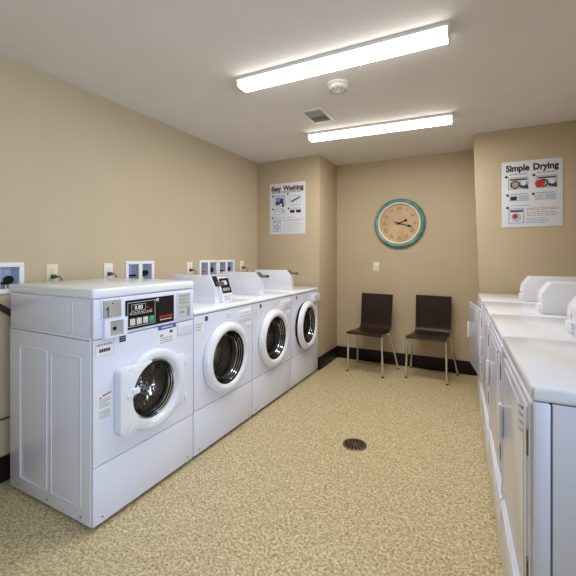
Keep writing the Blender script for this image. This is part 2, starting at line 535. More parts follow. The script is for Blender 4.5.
# door: plate + round rim
d = B()
N = 72; vv = []; ff = []
for k in range(N + 1):               # flat plate on the handle side, its inner edge following the round mouth
    a = radians(104 + 152 * k / N); ca, sa = cos(a), sin(a)
    lim = [(PC[0] - .112) / -ca if ca < -1e-6 else 9, (.734 - PC[1]) / sa if sa > 1e-6 else 9, (PC[1] - .406) / -sa if sa < -1e-6 else 9]
    lim.sort(); q = lim[0] - .010 * max(0, 1 - (lim[1] - lim[0]) / .03)
    for r_, x_ in ((.159, .008), (.159, .042), (.1615, .047), (q - .008, .048), (q - .002, .045), (q, .038), (q, .003)):
        vv.append((x_, PC[0] + r_ * ca, PC[1] + r_ * sa))
for k in range(N):
    for e in range(6): ff.append([7 * k + e, 7 * k + e + 1, 7 * k + 8 + e, 7 * k + 7 + e])
d.raw(vv, ff, M['white_plastic'])
d.box(.003, .016, .49, .580, .410, .706, M['white_plastic'], .007)
d.lathe((0, *PC), 'x', [(.213, .003), (.213, .026), (.208, .036), (.197, .042), (.175, .041), (.165, .036), (.158, .022), (.153, .010)], M['white_plastic'], 72)
door = d.build('door', w1)
g = B(); g.lathe((0, *PC), 'x', [(.163, .030), (.156, .014), (.148, .015), (.140, .002), (.134, -.012)], M['black'], 72)
g.lathe((0, *PC), 'x', [(.151, .015), (.148, .019), (.145, .013)], M['chrome'], 72)
for r_, x_ in ((.141, .004), (.135, -.010)): g.lathe((0, *PC), 'x', [(r_ + .002, x_), (r_, x_ + .004), (r_ - .002, x_)], M['chrome'], 72)
g.build('door_ring', door)
g = B(); g.lathe((0, *PC), 'x', [(.150, .013), (.142, .003), (.133, -.030), (.118, -.055), (.08, -.068), (.0, -.072)], M['glass'], 64)
g.build('door_glass', door)
h = B()
h.box(.040, .058, .176, .222, .592, .622, M['white_plastic'], .006); h.box(.044, .054, .150, .185, .580, .600, M['white_plastic'], .004)
h.build('handle', door)
for z in (.44, .66):
    h = B(); h.box(.002, .020, .580, .597, z - .02, z + .02, M['white_plastic'], .004); h.build('hinge', door)
# coin unit
c = B()
c.box(.004, .010, .038, .150, .985, 1.080, EN, .002)
c.box(.010, .013, .045, .143, .990, 1.075, M['grey_plate'], .001)
coin = c.build('coin_meter', w1)
s = B()
s.box(.013, .016, .045, .075, .992, 1.073, M['vent_grey'], .001)
s.box(.0155, .017, .066, .070, .997, 1.045, M['black'])
s.box(.0155, .017, .060, .070, 1.030, 1.040, M['black'], .001)
s.lathe((.0125, .095, 1.058), 'x', [(.004, 0), (.004, .002), (0, .002)], M['black'], 12)
s.build('coin_slot', coin)
c = B()
c.holed([(.045, .893), (.172, .893), (.172, .985), (.045, .985)], [(.074, .903), (.148, .903), (.148, .975), (.074, .975)], 'x', .004, .024, EN, .004)
c.box(.004, .014, .074, .148, .903, .975, M['grey_plate'])
vault = c.build('coin_vault', w1)
s = B(); s.lathe((.014, .104, .937), 'x', [(.009, 0), (.009, .004), (.006, .005), (0, .005)], M['black'], 18); s.build('lock', vault)
# control panel
c = B(); c.box(.004, .009, .172, .500, .912, 1.062, M['black'], .0015)
cp = c.build('control_panel', w1)
c = B(); fr = Frame(c, (.0092, .172, .912), (0, 1, 0), (0, 0, 1))
fr.line_rect(.010, .012, .188, .138, .0025, 0, M['grey_btn'])
fr.line_rect(.034, .092, .124, .126, .002, 0, M['grey_btn'])
fr.lines(.024, .17, .072, .088, 2, 0, M['grey_btn'], .4, .1, 3)
fr.rect(.135, .098, .142, .105, 0, M['red']); fr.rect(.158, .086, .166, .095, 0, M['red'])
c.build('panel_print', cp, smooth=False)
c = B(); fr = Frame(c, (.0093, .172, .912), (0, 1, 0), (0, 0, 1)); fr.text('0.80', .079, .108, .030, 0, M['led'], .0002)
c.build('display', cp, smooth=False)
for k, mt in enumerate(('grey_btn', 'grey_btn', 'grey_btn', 'green_btn')):
    b = B(); y = .172 + .024 + k * .041
    b.box(.008, .0115, y, y + .032, .932, .966, M[mt], .002)
    o = b.build('button', cp)
    if mt == 'green_btn': o['label'] = 'green start button'
b = B()
fr = Frame(b, (.0125, .172, .912), (0, 1, 0), (0, 0, 1))
b.lathe((.009, .172 + .201, 1.046), 'x', [(.011, 0), (.011, .005), (.007, .008), (0, .008)], M['chrome'], 20)
b.build('lock', cp)
b = B(); fr = Frame(b, (.0093, .172, .912), (0, 1, 0), (0, 0, 1))
fr.rect(.212, .010, .322, .140, -.0001, simple('smoked_panel', (.018, .012, .009), .3, spec=.2))
fr.text('Speed Queen', .267, .038, .0175, .0002, M['red'], .0007)
fr.rect(.212, .030, .322, .0315, .0002, M['red'])
fr.lines(.222, .312, .012, .028, 1, .0002, M['grey_btn'], .4, .05, 8)
b.build('brand_strip', cp, smooth=False)
# detergent drawer
b = B(); b.box(.004, .010, .524, .640, .912, 1.072, EN, .003)
dd = b.build('detergent_drawer', w1)
b = B(); fr = Frame(b, (.0103, .531, .920), (0, 1, 0), (0, 0, 1))
fr.slab(0, 0, .102, .145, 0, .0006, M['grey_label'])
for v in (.128, .105, .083, .060): fr.rect(.004, v, .098, v + .006, .0008, M['vent_grey'])
fr.lines(.006, .096, .088, .138, 6, .0009, M['grey_line'], .25, .3, 12)
fr.rect(.008, .012, .060, .050, .0008, M['pale_line']); fr.rect(.012, .026, .050, .040, .0009, M['grey_line'])
fr.rect(.074, .006, .098, .056, .0008, M['grey_line'])
b.build('instruction_plate', dd, smooth=False)
b = B(); b.box(.0, .005, .537, .655, .815, .882, EN, .004)
fr = Frame(b, (.0052, .537, .815), (0, 1, 0), (0, 0, 1))
fr.lines(.02, .1, .022, .05, 2, 0, M['pale_line'], .4, .05, 4)
b.build('nameplate', w1)
# stickers
def price(fr, w, h):
    fr.line_rect(.002, .002, w - .002, h - .002, .0015, .001, M['grey_line'])
    fr.lines(.008, w - .008, h * .60, h * .94, 1, .001, M['grey_line'], .4, 0, 2)
    fr.lines(.02, w - .02, h * .14, h * .58, 1, .001, M['ink'], .5, 0, 5)
text_label(w1, 'price_sticker', .012, .112, .812, .884, M['paper_white'], price)
text_label(w1, 'black_sticker', .142, .178, .858, .892, M['ink'], lambda fr, w, h: fr.lines(.005, w - .005, .006, h - .006, 2, .001, M['pale_line'], .3, .2, 3))
def blue_sticker(fr, w, h):
    fr.rect(0, h * .80, w, h, .001, M['blue'])
    fr.lines(w * .2, w * .8, h * .84, h * .97, 1, .0012, M['paper_white'], .5, 0, 3)
    fr.rect(w * .10, h * .44, w * .26, h * .56, .001, M['midblue'])
    fr.rect(w * .62, h * .56, w * .80, h * .70, .001, M['navy']); fr.rect(w * .62, h * .60, w * .68, h * .66, .0012, M['red'])
    fr.lines(w * .12, w * .9, h * .06, h * .40, 3, .001, M['grey_line'], .45, .2, 6)
text_label(w1, 'instruction_sticker', .388, .524, .785, .893, M['paper_white'], blue_sticker)
def warn(fr, w, h):
    fr.poly([(w * .30, h * .87), (w * .95, h * .93), (w * .95, h * .985), (w * .30, h * .93)], .001, M['red'])
    fr.poly([(w * .08, h * .82), (w * .26, h * .82), (w * .17, h * .90)], .001, M['ink'])
    fr.lines(w * .08, w * .95, h * .44, h * .80, 5, .001, M['grey_line'], .45, .4, 7)
    fr.lines(w * .08, w * .95, h * .02, h * .36, 5, .001, M['grey_line'], .45, .4, 9)
text_label(w1, 'warning_sticker', .027, .098, .512, .636, M['paper_white'], warn)

# ---- the three lower washers
def coin_box(root, y0, slide):
    """meter case on the lid: near side at y0"""
    x0, xf, xt = -.535, -.107, -.150
    zt, zb, zs = 1.143, .942, 1.098 if slide else 1.062
    wd = .070
    m = B()
    m.prism([(x0, zb + .044), (xf, zb + .044), (xf, zs), (xt, zt), (x0, zt)], 'y', y0, y0 + wd, M['white_plastic'], .004)
    m.prism([(x0 + .004, zb), (xf - .003, zb), (xf - .003, zb + .046), (x0 + .004, zb + .046)], 'y', y0 + .003, y0 + wd - .003, M['white_plastic'], .002)
    cb = m.build('coin_box', root)
    sl = Vector((xf - xt, 0, zs - zt)); L = sl.length; sl.normalize()
    if slide:
        p = B()                                          # dark plate on the slope, cast slide sticking out
        fr = Frame(p, (xf, y0, zs), (0, 1, 0), (-sl.x, 0, -sl.z))
        fr.slab(.004, .002, wd - .004, L - .002, 0, .006, M['grey_metal'])
        p.box(xf - .05, xf + .050, y0 + .020, y0 + wd - .020, zs + .004, zs + .022, M['grey_metal'], .004)
        p.box(xf + .040, xf + .062, y0 + .012, y0 + wd - .012, zs + .000, zs + .026, M['grey_metal'], .005)
        p.build('coin_slide', cb)
    else:
        p = B()
        fr = Frame(p, (xf, y0, zs), (0, 1, 0), (-sl.x, 0, -sl.z))
        fr.slab(.008, .004, wd - .008, L - .004, 0, .004, M['black'])
        p.build('meter_panel', cb)
        p = B(); p.box(xf - .03, xf + .045, y0 + .020, y0 + .050, zs + .012, zs + .040, M['grey_metal'], .004)
        p.build('coin_slide', cb)
        # display housing beside the meter, tilted black panel in a white frame
        q = B()
        ya, yb = y0 + wd + .004, y0 + wd + .125
        q.prism([(x0 + .1, zb), (xf + .012, zb), (xf + .012, zb + .062), (xt + .01, zt - .018), (x0 + .1, zt - .018)], 'y', ya, yb, M['white_plastic'], .004)
        dh = q.build('display_housing', root)
        s2 = Vector((xt + .01 - xf - .012, 0, zt - .018 - zb - .062)); L2 = s2.length; s2.normalize()
        q = B(); fr = Frame(q, (xf + .012, ya, zb + .062), (0, 1, 0), tuple(s2))
        fr.slab(.006, .006, yb - ya - .006, L2 - .006, 0, .003, M['black'])
        fr.rect(.022, L2 * .55, .085, L2 * .80, .0033, M['grey_btn'])
        for k in range(3): fr.rect(.018 + .028 * k, L2 * .18, .038 + .028 * k, L2 * .36, .0033, M['tan_ink'])
        q.build('display_panel', dh, smooth=False)
        q = B(); fr = Frame(q, (xf + .0125, ya, zb), (0, 1, 0), (0, 0, 1))
        fr.lines(.02, yb - ya - .015, .012, .050, 3, 0, M['grey_line'], .4, .2, 21)
        q.build('price_label', dh, smooth=False)

def low_washer(i, slide, box_off, ajar=0.0, drawer=0.0):
    r = washer_root(i)
    cabinet(r, .912, .0015)
    m = B()
    prof = [(-D - .006, .912), (-.002, .912), (.004, .916), (.005, .926), (.000, .936), (-.012, .942), (-D + .01, .942), (-D - .006, .938)]
    m.prism(prof, 'y', 0, W, ET, .0025)
    m.build('lid', r)
    lower_panel(r, .304)
    c = (.327, .579)
    m = B(); m.holed([(.003, .310), (W - .003, .310), (W - .003, .908), (.003, .908)], circle(*c, .178), 'x', -.018, 0, EN)
    m.build('front_panel', r)
    drum(r, *c, .165)
    g = B(); g.lathe((0, *c), 'x', [(.236, -.001), (.236, .0012), (.178, .0012), (.178, -.004)], M['rubber'], 64); g.build('door_gap_shade', r)  # black ring added to paint in the dark gap behind the door
    # door: hinged at its far edge
    hy = c[0] + .244
    d = MB()
    cc = (0, -.244, 0)
    d.lathe(cc, 'x', [(.232, .002), (.244, .006), (.244, .018), (.239, .034), (.222, .048), (.202, .050), (.190, .044), (.181, .028), (.174, .010)], M['white_plastic'], 80)
    d.lathe(cc, 'x', [(.232, .002), (.174, .002), (.174, .010)], M['white_plastic'], 80)
    door = d.build('door', r, (D / 2, hy - W / 2, c[1]))
    door.rotation_euler = (0, 0, ajar)
    g = MB(); g.lathe(cc, 'x', [(.182, .032), (.175, .018), (.168, .019), (.160, .004), (.152, -.012)], M['black'], 72)
    for r_, x_ in ((.170, .019), (.161, .005), (.153, -.010)): g.lathe(cc, 'x', [(r_ + .002, x_), (r_, x_ + .004), (r_ - .002, x_)], M['chrome'], 72); g.build('door_ring', door)
    g = MB(); g.lathe(cc, 'x', [(.174, .016), (.165, .004), (.158, -.030), (.140, -.058), (.09, -.072), (.0, -.076)], M['glass'], 64)
    g.build('door_glass', door)
    g = MB(); g.box(.012, .040, -.484, -.466, -.05, .05, M['white_plastic'], .006); g.build('handle', door)
    h = B()
    h.box(0, .012, hy - .006, hy + .016, c[1] - .05, c[1] + .05, M['white_plastic'], .004); h.build('hinge', r)
    # stickers and drawer
    text_label(r, 'price_sticker', .018, .092, .800, .865, M['paper_white'], lambda fr, w, h: fr.lines(.004, w - .004, .006, h - .004, 3, .001, M['grey_line'], .42, .3, 31 + i))
    text_label(r, 'black_sticker', .108, .136, .862, .892, M['ink'], lambda fr, w, h: fr.rect(.007, .013, w - .007, .016, .001, M['pale_line']))
    text_label(r, 'instruction_sticker', .340, .400, .835, .885, M['paper_white'], lambda fr, w, h: fr.lines(.004, w - .004, .004, h - .004, 3, .001, M['grey_line'], .4, .3, 41 + i))
    m = B(); m.box(-.014 + drawer, .007 + drawer, .478, .650, .800, .880, M['white_plastic'], .006)
    if drawer: m.box(-.10, -.010 + drawer, .488, .640, .806, .866, M['white_plastic'], .003)
    dr = m.build('detergent_drawer', r)
    m = B(); fr = Frame(m, (.0073 + drawer, .478, .800), (0, 1, 0), (0, 0, 1))
    fr.lines(.02, .165, .024, .066, 2, 0, M['pale_line'], .45, .15, 51 + i)
    m.build('drawer_print', dr, smooth=False)
    m = B(); m.box(0, .006, .585, .645, .745, .775, M['white_plastic'], .003); m.build('nameplate', r)
    coin_box(r, box_off, slide)
    return r
w2 = low_washer(1, False, .344)
tag(w2, 'white round-door washer right beside the tall black-panelled washer, display housing on its lid', 'washing machine', 'front-load washers along the left wall')
w3 = low_washer(2, True, .285)
tag(w3, 'white round-door washer, third from the camera, door shut and a coin slide box on top', 'washing machine', 'front-load washers along the left wall')
w4 = low_washer(3, True, .202, radians(2.6), .030)
tag(w4, 'farthest white washer, by the wall corner, with its round door slightly ajar', 'washing machine', 'front-load washers along the left wall')

# ------------------------------------------------------------------ dryers
DW, DP, DD = .656, .660, .74
DANG = .041
def dryer(i, opened=0.0):
    t = DP * i
    near = Vector((.130 - sin(DANG) * t, 1.1187 + cos(DANG) * t, 0))
    ctr = near + Vector((cos(DANG) * DD / 2 - sin(DANG) * DW / 2, sin(DANG) * DD / 2 + cos(DANG) * DW / 2, 0))
    r = empty('clothes_dryer', ctr, DANG)
    off = (-DD / 2, -DW / 2, 0)
    def B(): return MB(off)
    # cabinet: front corner strips, seam, side sheets
    m = B()
    for (a, b) in ((0, .016), (DW - .016, DW)):
        m.box(.004, .040, a, b, .012, .910, EN, .004)
        m.box(.0435, DD, a + .001, b - .001, .012, .910, EN, .003)
    m.box(.038, .046, .003, DW - .003, .02, .905, M['seam'])
    m.box(DD - .016, DD, .016, DW - .016, .012, .910, EN)
    m.box(.05, DD - .016, .016, DW - .016, .012, .03, EN)
    m.build('cabinet', r)
    m = B(); m.box(-.002, DD, 0, DW, .912, .951, ET, .010, 3); m.build('lid', r)
    for (x, y) in ((.06, .05), (.06, DW - .05), (DD - .05, .05), (DD - .05, DW - .05)):
        f = B(); f.lathe((x, y, 0), 'z', [(0, 0), (.02, 0), (.02, .013), (0, .013)], M['rubber'], 16); f.build('foot', r)
    c = (.335, .56)
    m = B(); m.holed([(.014, .262), (DW - .014, .262), (DW - .014, .908), (.014, .908)], circle(*c, .20), 'x', .022, .004, EN)
    # raised rim round the upper front
    m.holed(rrect(.012, DW - .012, .264, .906, .012, 4), rrect(.024, DW - .024, .276, .894, .008, 4), 'x', .004, -.004, EN, .003)
    m.build('front_panel', r)
    m = B(); m.box(-.008, .022, .004, DW - .004, .014, .254, EN, .004); m.box(-.011, .016, .006, DW - .006, .250, .259, EN, .003); m.build('lower_panel', r)
    m = B(); m.lathe((0, *c), 'x', [(.198, .015), (.20, .03), (.27, .06), (.27, .55), (.10, .57), (0, .57)], M['drum'], 56)
    for k in range(3):
        a = 2 * pi * k / 3 + .3
        q = [(c[0] + .271 * cos(a + d), c[1] + .271 * sin(a + d)) for d in (-.10, .10)]
        tp = [(c[0] + .20 * cos(a + d), c[1] + .20 * sin(a + d)) for d in (.04, -.04)]
        m.prism(q + tp, 'x', .10, .50, M['white_plastic'], .004)
    m.build('drum', r)
    for z in (.435, .785):
        m = B(); m.box(-.006, .004, .040, .054, z - .035, z + .035, M['bronze'], .002); m.build('hinge', r)
    # door hinged on the near side
    d = MB()
    d.prism(rrect(.0, .525, .335, .880, .02, 5), 'x', -.006, .0035, EN, .003)
    d.prism(rrect(.030, .495, .365, .850, .02, 5), 'x', -.008, -.005, EN, .0015)
    d.lathe((0, .335 - .056, .56), 'x', [(.185, .003), (.180, .020), (.16, .024), (0, .024)], M['grey_plate'], 48)
    door = d.build('door', r, (-DD / 2, .056 - DW / 2, 0)); door.rotation_euler = (0, 0, opened)
    m = MB()                                             # louvred vent at the hinge-side top corner of the door
    for k in range(4):
        z = .778 + k * .022
        m.prism([(.036, z + .012), (.100, z - .004), (.100, z + .005), (.036, z + .021)], 'x', -.004, -.0092, M['vent_grey'], .001)
    m.build('vent_louvre', door)
    h = MB()
    h.box(-.027, -.013, .478, .506, .560, .704, M['white_plastic'], .006)
    h.box(-.022, -.004, .487, .497, .568, .696, M['white_plastic'], .003)
    h.build('handle', door)
    # coin box on the lid
    m = B()
    x0, x1, zb, zt = .270, .640, .951, 1.136
    m.prism([(x0, zb), (x1, zb), (x1, zt), (x0 + .046, zt), (x0, zt - .066)], 'y', .095, .225, M['white_plastic'], .007)
    cb = m.build('coin_box', r)
    m = B(); m.lathe((x0, .160, 1.035), 'x', [(.018, .002), (.018, -.006), (.012, -.009), (0, -.010)], M['white_plastic'], 20)
    m.build('lock', cb)
    m = B(); m.box(x0 - .012, x0 + .002, .110, .210, .966, 1.006, M['white_plastic'], .003); m.build('coin_drawer', cb)
    return r
dl = ['white dryer at the near end of the right-hand row, its side panel facing the camera',
      'second white dryer from the camera in the right-hand row, door closed',
      'third white dryer from the camera, between the open-door dryer and its closed neighbour',
      'farthest white dryer in the right-hand row, its door standing open']
for i in range(4):
    tag(dryer(i, radians(7.4) if i == 3 else 0), dl[i], 'dryer', 'clothes dryers along the right wall')

# ------------------------------------------------------------------ washer outlet boxes, outlets, cords
def outlet_box(a, b, label, hot_red=False, nmid=1):
    r = empty('washer_outlet_box', (XL, (a + b) / 2, BZ0))
    h = BZ1 - BZ0; w2_ = (b - a) / 2
    m = MB()
    t = .026
    for (y0, y1, z0, z1) in ((-w2_, w2_, 0, t), (-w2_, w2_, h - t, h), (-w2_, -w2_ + t, t, h - t), (w2_ - t, w2_, t, h - t), (-.017, .017, t, h - t)):
        m.box(-.002, .010, y0, y1, z0, z1, M['outlet_box'], .003)
    m.build('frame', r)
    m = MB()
    a_, b_ = -w2_ + .022, w2_ - .022
    m.box(-.094, -.088, a_, b_, .022, h - .022, M['outlet_inside'])
    m.box(-.094, -.002, a_, a_ + .004, .022, h - .022, M['outlet_inside']); m.box(-.094, -.002, b_ - .004, b_, .022, h - .022, M['outlet_inside'])
    m.box(-.094, -.002, a_, b_, .022, .027, M['outlet_inside']); m.box(-.094, -.002, a_, b_, h - .027, h - .022, M['outlet_inside'])
    m.box(-.090, -.002, -.005, .005, .025, h - .025, M['outlet_inside'])
    m.build('recess', r)
    for k, y in enumerate((-.070, .070)):
        m = MB()
        m.lathe((-.045, y, .027), 'z', [(0, 0), (.014, 0), (.014, .02), (.010, .024), (.010, .034), (0, .034)], M['chrome'], 16)
        v = m.build('valve', r)
        m = MB(); mt = M['red_plastic'] if (hot_red and k == 0) else M['black']
        if k == 0: m.box(-.060, -.010, y - .045, y + .045, .055, .070, mt, .006); m.lathe((-.03, y - .035, .05), 'z', [(0, 0), (.014, 0), (.014, .014), (0, .014)], mt, 14)
        else: m.lathe((-.02, y, .078), 'x', [(0, -.018), (.020, -.018), (.024, -.004), (.024, .010), (0, .014)], mt, 20); m.box(-.040, -.02, y - .05, y, .052, .066, mt, .005)
        m.build('valve_handle', v)
    tag(r, label, 'outlet box', 'white recessed washer outlet boxes in the left wall')
outlet_box(*BOXES[0], 'white recessed washer outlet box on the left wall, cut by the photo edge')
outlet_box(*BOXES[1], 'white twin-hole washer outlet box above the tall washer lid')
outlet_box(*BOXES[2], 'nearer of two joined white outlet boxes, red handle inside', True)
outlet_box(*BOXES[3], 'farther of two joined white outlet boxes, without red handle')

def outlet(y, z, label, mat):
    r = empty('power_outlet', (XL, y, z))
    m = MB(); m.box(0, .006, -.036, .036, -.058, .058, mat, .003); m.build('cover_plate', r)
    for dz in (.020, -.020):
        m = MB(); m.prism(rrect(-.016, .016, dz - .014, dz + .014, .009, 5), 'x', .004, .008, mat, .001)
        for yy in (-.006, .006): m.box(.0075, .0085, yy - .001, yy + .001, dz - .002, dz + .007, M['ink'])
        m.build('receptacle', r)
    m = MB(); m.lathe((.006, 0, 0), 'x', [(.003, 0), (.003, .001), (0, .0015)], M['chrome'], 10); m.build('screw', r)
    tag(r, label, 'outlet', 'duplex power outlets along the left wall')
def cord(y, z, wr, dy):
    """a washer's own mains lead, plugged into the outlet"""
    o = (XL - wr.location.x, y - wr.location.y, z)
    m = MB(o); m.tube([(.036, 0, 0), (.052, dy * .4, .004), (.05, dy * .9, -.03), (.035, dy, -.12), (.03, dy, -.30), (.04, dy * 1.4, -.55), (.10, dy * 1.6, -.70), (.14, dy * 1.6, -.75)], .0042, M['cord'], 8, True, 2)
    c = m.build('power_cord', wr)
    m = MB(o); m.prism([(.008, -.014), (.030, -.012), (.042, -.006), (.042, .006), (.030, .012), (.008, .014)], 'y', -.013, .013, M['pvc'], .003)
    m.build('plug', c)
for y, lab, wr, mt in ((1.361, 'ivory power outlet nearest the camera, above the back of the tall washer', w1, 'almond'),
                     (1.759, 'ivory power outlet just left of the twin-hole outlet box', w2, 'switch'),
                     (2.612, 'ivory power outlet just left of the joined outlet boxes', w3, 'switch'),
                     (3.475, 'ivory power outlet nearest the wall corner, right of the joined outlet boxes', w4, 'switch')):
    outlet(y, 1.178, lab, M[mt]); cord(y, 1.158, wr, .045)

# drain hose hanging from the first box
m = MB(); m.tube([(XL + .016, .90, 1.058), (XL + .032, .96, 1.050), (XL + .04, 1.04, 1.02), (XL + .045, 1.10, .97), (XL + .045, 1.18, .90), (XL + .045, 1.24, .75), (XL + .045, 1.26, .40), (XL + .045, 1.26, .13)], .0165, M['rubber'], 12, True, 2)
tag(m.build('drain_hose'), 'thick black hose sloping down behind the tall washer from the outlet box', 'hose')
m = MB(); m.tube([(XL + .010, .35, .352), (XL + .010, .8, .356), (XL + .010, 1.2, .362), (XL + .010, 1.6, .360)], .006, M['pvc'], 8, True, 1)
tag(m.build('low_cable'), 'thin dark cable running level along the wall low behind the tall washer', 'cable')

# ------------------------------------------------------------------ posters
def serif_title(fr, words, u0, u1, v, size, mat, bold):
    """heavy lettering with slab feet, two words spread over u0..u1"""
    ws = []
    for wd in words:
        vs, _ = text_geo(wd, size, bold)
        ws.append(max(p.x for p in vs) - min(p.x for p in vs))
    gap = size * .34
    k = (u1 - u0 - gap) / sum(ws)
    u = u0
    for wd, wl in zip(words, ws):
        fr.text(wd, u + wl * k / 2, v, size, 0, mat, bold, 0, k)
        u += wl * k + gap

def washing_poster():
    x0, x1, z0, z1 = -2.217, -1.743, 1.549, 2.158
    r = empty('wall_mounted_poster', ((x0 + x1) / 2, YS, z0))
    w, h = x1 - x0, z1 - z0
    m = MB(); m.box(-w / 2, w / 2, -.005, 0, 0, h, M['paper'], .0015); m.build('board', r)
    m = MB(); fr = Frame(m, (-w / 2, -.0053, 0), (1, 0, 0), (0, 0, 1))
    serif_title(fr, ('Easy', 'Washing'), w * .045, w * .955, h * .895, .074, M['maroon'], .0036)
    fr.rect(w * .05, h * .835, w * .97, h * .843, 0, M['navy'])
    fr.lines(w * .06, w * .95, h * .80, h * .83, 1, 0, M['midblue'], .5, .05, 61)
    m.build('title', r, smooth=False)
    m = MB(); fr = Frame(m, (-w / 2, -.0053, 0), (1, 0, 0), (0, 0, 1))
    def num(u, v): fr.disc(w * u, h * v, .012, 0, M['maroon'])
    # 1: machine with a person-like dark load, 2: dial close-up
    num(.09, .76); fr.line_rect(w * .12, h * .56, w * .44, h * .77, .006, 0, M['midblue'])
    fr.rect(w * .15, h * .69, w * .42, h * .75, .0001, M['paleblue']); fr.rect(w * .17, h * .58, w * .29, h * .66, .0001, M['navy'])
    fr.rect(w * .29, h * .60, w * .40, h * .70, .0002, M['navy']); fr.rect(w * .36, h * .53, w * .41, h * .61, .0002, M['navy'])
    fr.disc(w * .25, h * .68, .028, .0003, M['midblue'])
    num(.52, .78); fr.line_rect(w * .56, h * .55, w * .86, h * .74, .003, 0, M['midblue'])
    fr.poly([(w * .60, h * .64), (w * .86, h * .72), (w * .88, h * .70), (w * .63, h * .615)], .0001, M['navy'])
    fr.disc(w * .72, h * .60, .034, .0001, M['paleblue']); fr.disc(w * .72, h * .60, .025, .0002, M['paper'])
    # 3, 4
    num(.09, .50); fr.line_rect(w * .12, h * .39, w * .30, h * .46, .004, 0, M['midblue']); fr.rect(w * .34, h * .40, w * .44, h * .48, 0, M['paleblue'])
    fr.lines(w * .13, w * .46, h * .475, h * .515, 2, 0, M['grey_line'], .4, .3, 62)
    num(.54, .50); fr.rect(w * .58, h * .41, w * .71, h * .465, 0, M['ink']); fr.rect(w * .75, h * .41, w * .88, h * .465, 0, M['ink'])
    fr.lines(w * .58, w * .92, h * .475, h * .515, 2, 0, M['grey_line'], .4, .3, 63)
    # 5 and the small print
    num(.08, .325); fr.lines(w * .13, w * .75, h * .315, h * .34, 1, 0, M['grey_line'], .4, .1, 64)
    fr.line_rect(w * .10, h * .06, w * .32, h * .29, .006, 0, M['midblue']); fr.rect(w * .12, h * .22, w * .30, h * .27, .0001, M['paleblue'])
    fr.disc(w * .21, h * .14, .036, .0001, M['midblue']); fr.disc(w * .21, h * .14, .026, .0002, M['paleblue'])
    fr.rect(w * .38, h * .275, w * .93, h * .282, 0, M['red'])
    fr.lines(w * .38, w * .93, h * .05, h * .27, 7, 0, M['pale_line'], .4, .3, 65)
    m.build('diagrams', r, smooth=False)
    tag(r, 'white poster titled Easy Washing on the wall above the farthest washer', 'poster')
washing_poster()

def drying_poster():
    x0, x1, z0, z1 = .214, .668, 1.548, 2.140
    r = empty('wall_mounted_poster', ((x0 + x1) / 2, YR, z0))
    w, h = x1 - x0, z1 - z0
    m = MB(); m.box(-w / 2, w / 2, -.005, 0, 0, h, M['paper'], .0015); m.build('board', r)
    m = MB(); fr = Frame(m, (-w / 2, -.0053, 0), (1, 0, 0), (0, 0, 1))
    serif_title(fr, ('Simple', 'Drying'), w * .07, w * .93, h * .892, .076, M['ink'], .0034)
    fr.rect(w * .08, h * .838, w * .92, h * .842, 0, M['grey_line'])
    m.build('title', r, smooth=False)
    m = MB(); fr = Frame(m, (-w / 2, -.0053, 0), (1, 0, 0), (0, 0, 1))
    def num(u, v): fr.disc(w * u, h * v, .012, 0, M['navy'])
    for (u, red) in ((.08, False), (.54, True)):
        num(u, .77); fr.lines(w * (u + .05), w * (u + .38), h * .785, h * .815, 1, 0, M['grey_line'], .5, .2, 71)
        fr.line_rect(w * (u + .03), h * .575, w * (u + .37), h * .755, .006, 0, M['midblue'])
        fr.rect(w * (u + .06), h * .71, w * (u + .35), h * .735, .0001, M['navy'])
        fr.rect(w * (u + .06), h * .60, w * (u + .34), h * .69, .0001, M['tan_ink'] if not red else M['paleblue'])
        fr.disc(w * (u + .15), h * .645, .036, .0002, M['ink']); fr.disc(w * (u + .15), h * .645, .026, .0003, M['tan_ink'])
        fr.poly([(w * (u + .22), h * .60), (w * (u + .37), h * .57), (w * (u + .34), h * .69), (w * (u + .25), h * .66)], .0004, M['navy'])
        fr.disc(w * (u + .29), h * .66, .022, .0005, M['paper'])
        if red:
            fr.disc(w * (u + .09), h * .64, .034, .0006, M['red']); fr.disc(w * (u + .14), h * .665, .02, .0007, M['red'])
    for (u, dark) in ((.10, True), (.53, False)):
        num(u, .49); fr.lines(w * (u + .05), w * (u + .36), h * .485, h * .515, 1, 0, M['grey_line'], .5, .2, 73)
        fr.line_rect(w * (u + .03), h * .40, w * (u + .36), h * .475, .004, 0, M['midblue'])
        fr.rect(w * (u + .05), h * .41, w * (u + .16), h * .465, .0001, M['ink'] if dark else M['pale_line'])
        fr.rect(w * (u + .19), h * .41, w * (u + .34), h * .465, .0001, M['paleblue'])
    num(.10, .30); fr.lines(w * .16, w * .5, h * .315, h * .335, 1, 0, M['grey_line'], .5, .1, 75)
    fr.line_rect(w * .12, h * .06, w * .38, h * .285, .006, 0, M['midblue']); fr.rect(w * .15, h * .23, w * .36, h * .26, .0001, M['navy'])
    fr.disc(w * .25, h * .15, .040, .0001, M['paleblue']); fr.disc(w * .23, h * .165, .022, .0002, M['red'])
    fr.lines(w * .42, w * .95, h * .245, h * .29, 2, 0, M['red'], .35, .1, 76)
    fr.lines(w * .42, w * .95, h * .155, h * .235, 3, 0, M['grey_line'], .35, .15, 77)
    fr.lines(w * .42, w * .80, h * .05, h * .14, 4, 0, M['midblue'], .35, .2, 78)
    m.build('diagrams', r, smooth=False)
    tag(r, 'white poster titled Simple Drying on the wall above the dryers', 'poster')
drying_poster()

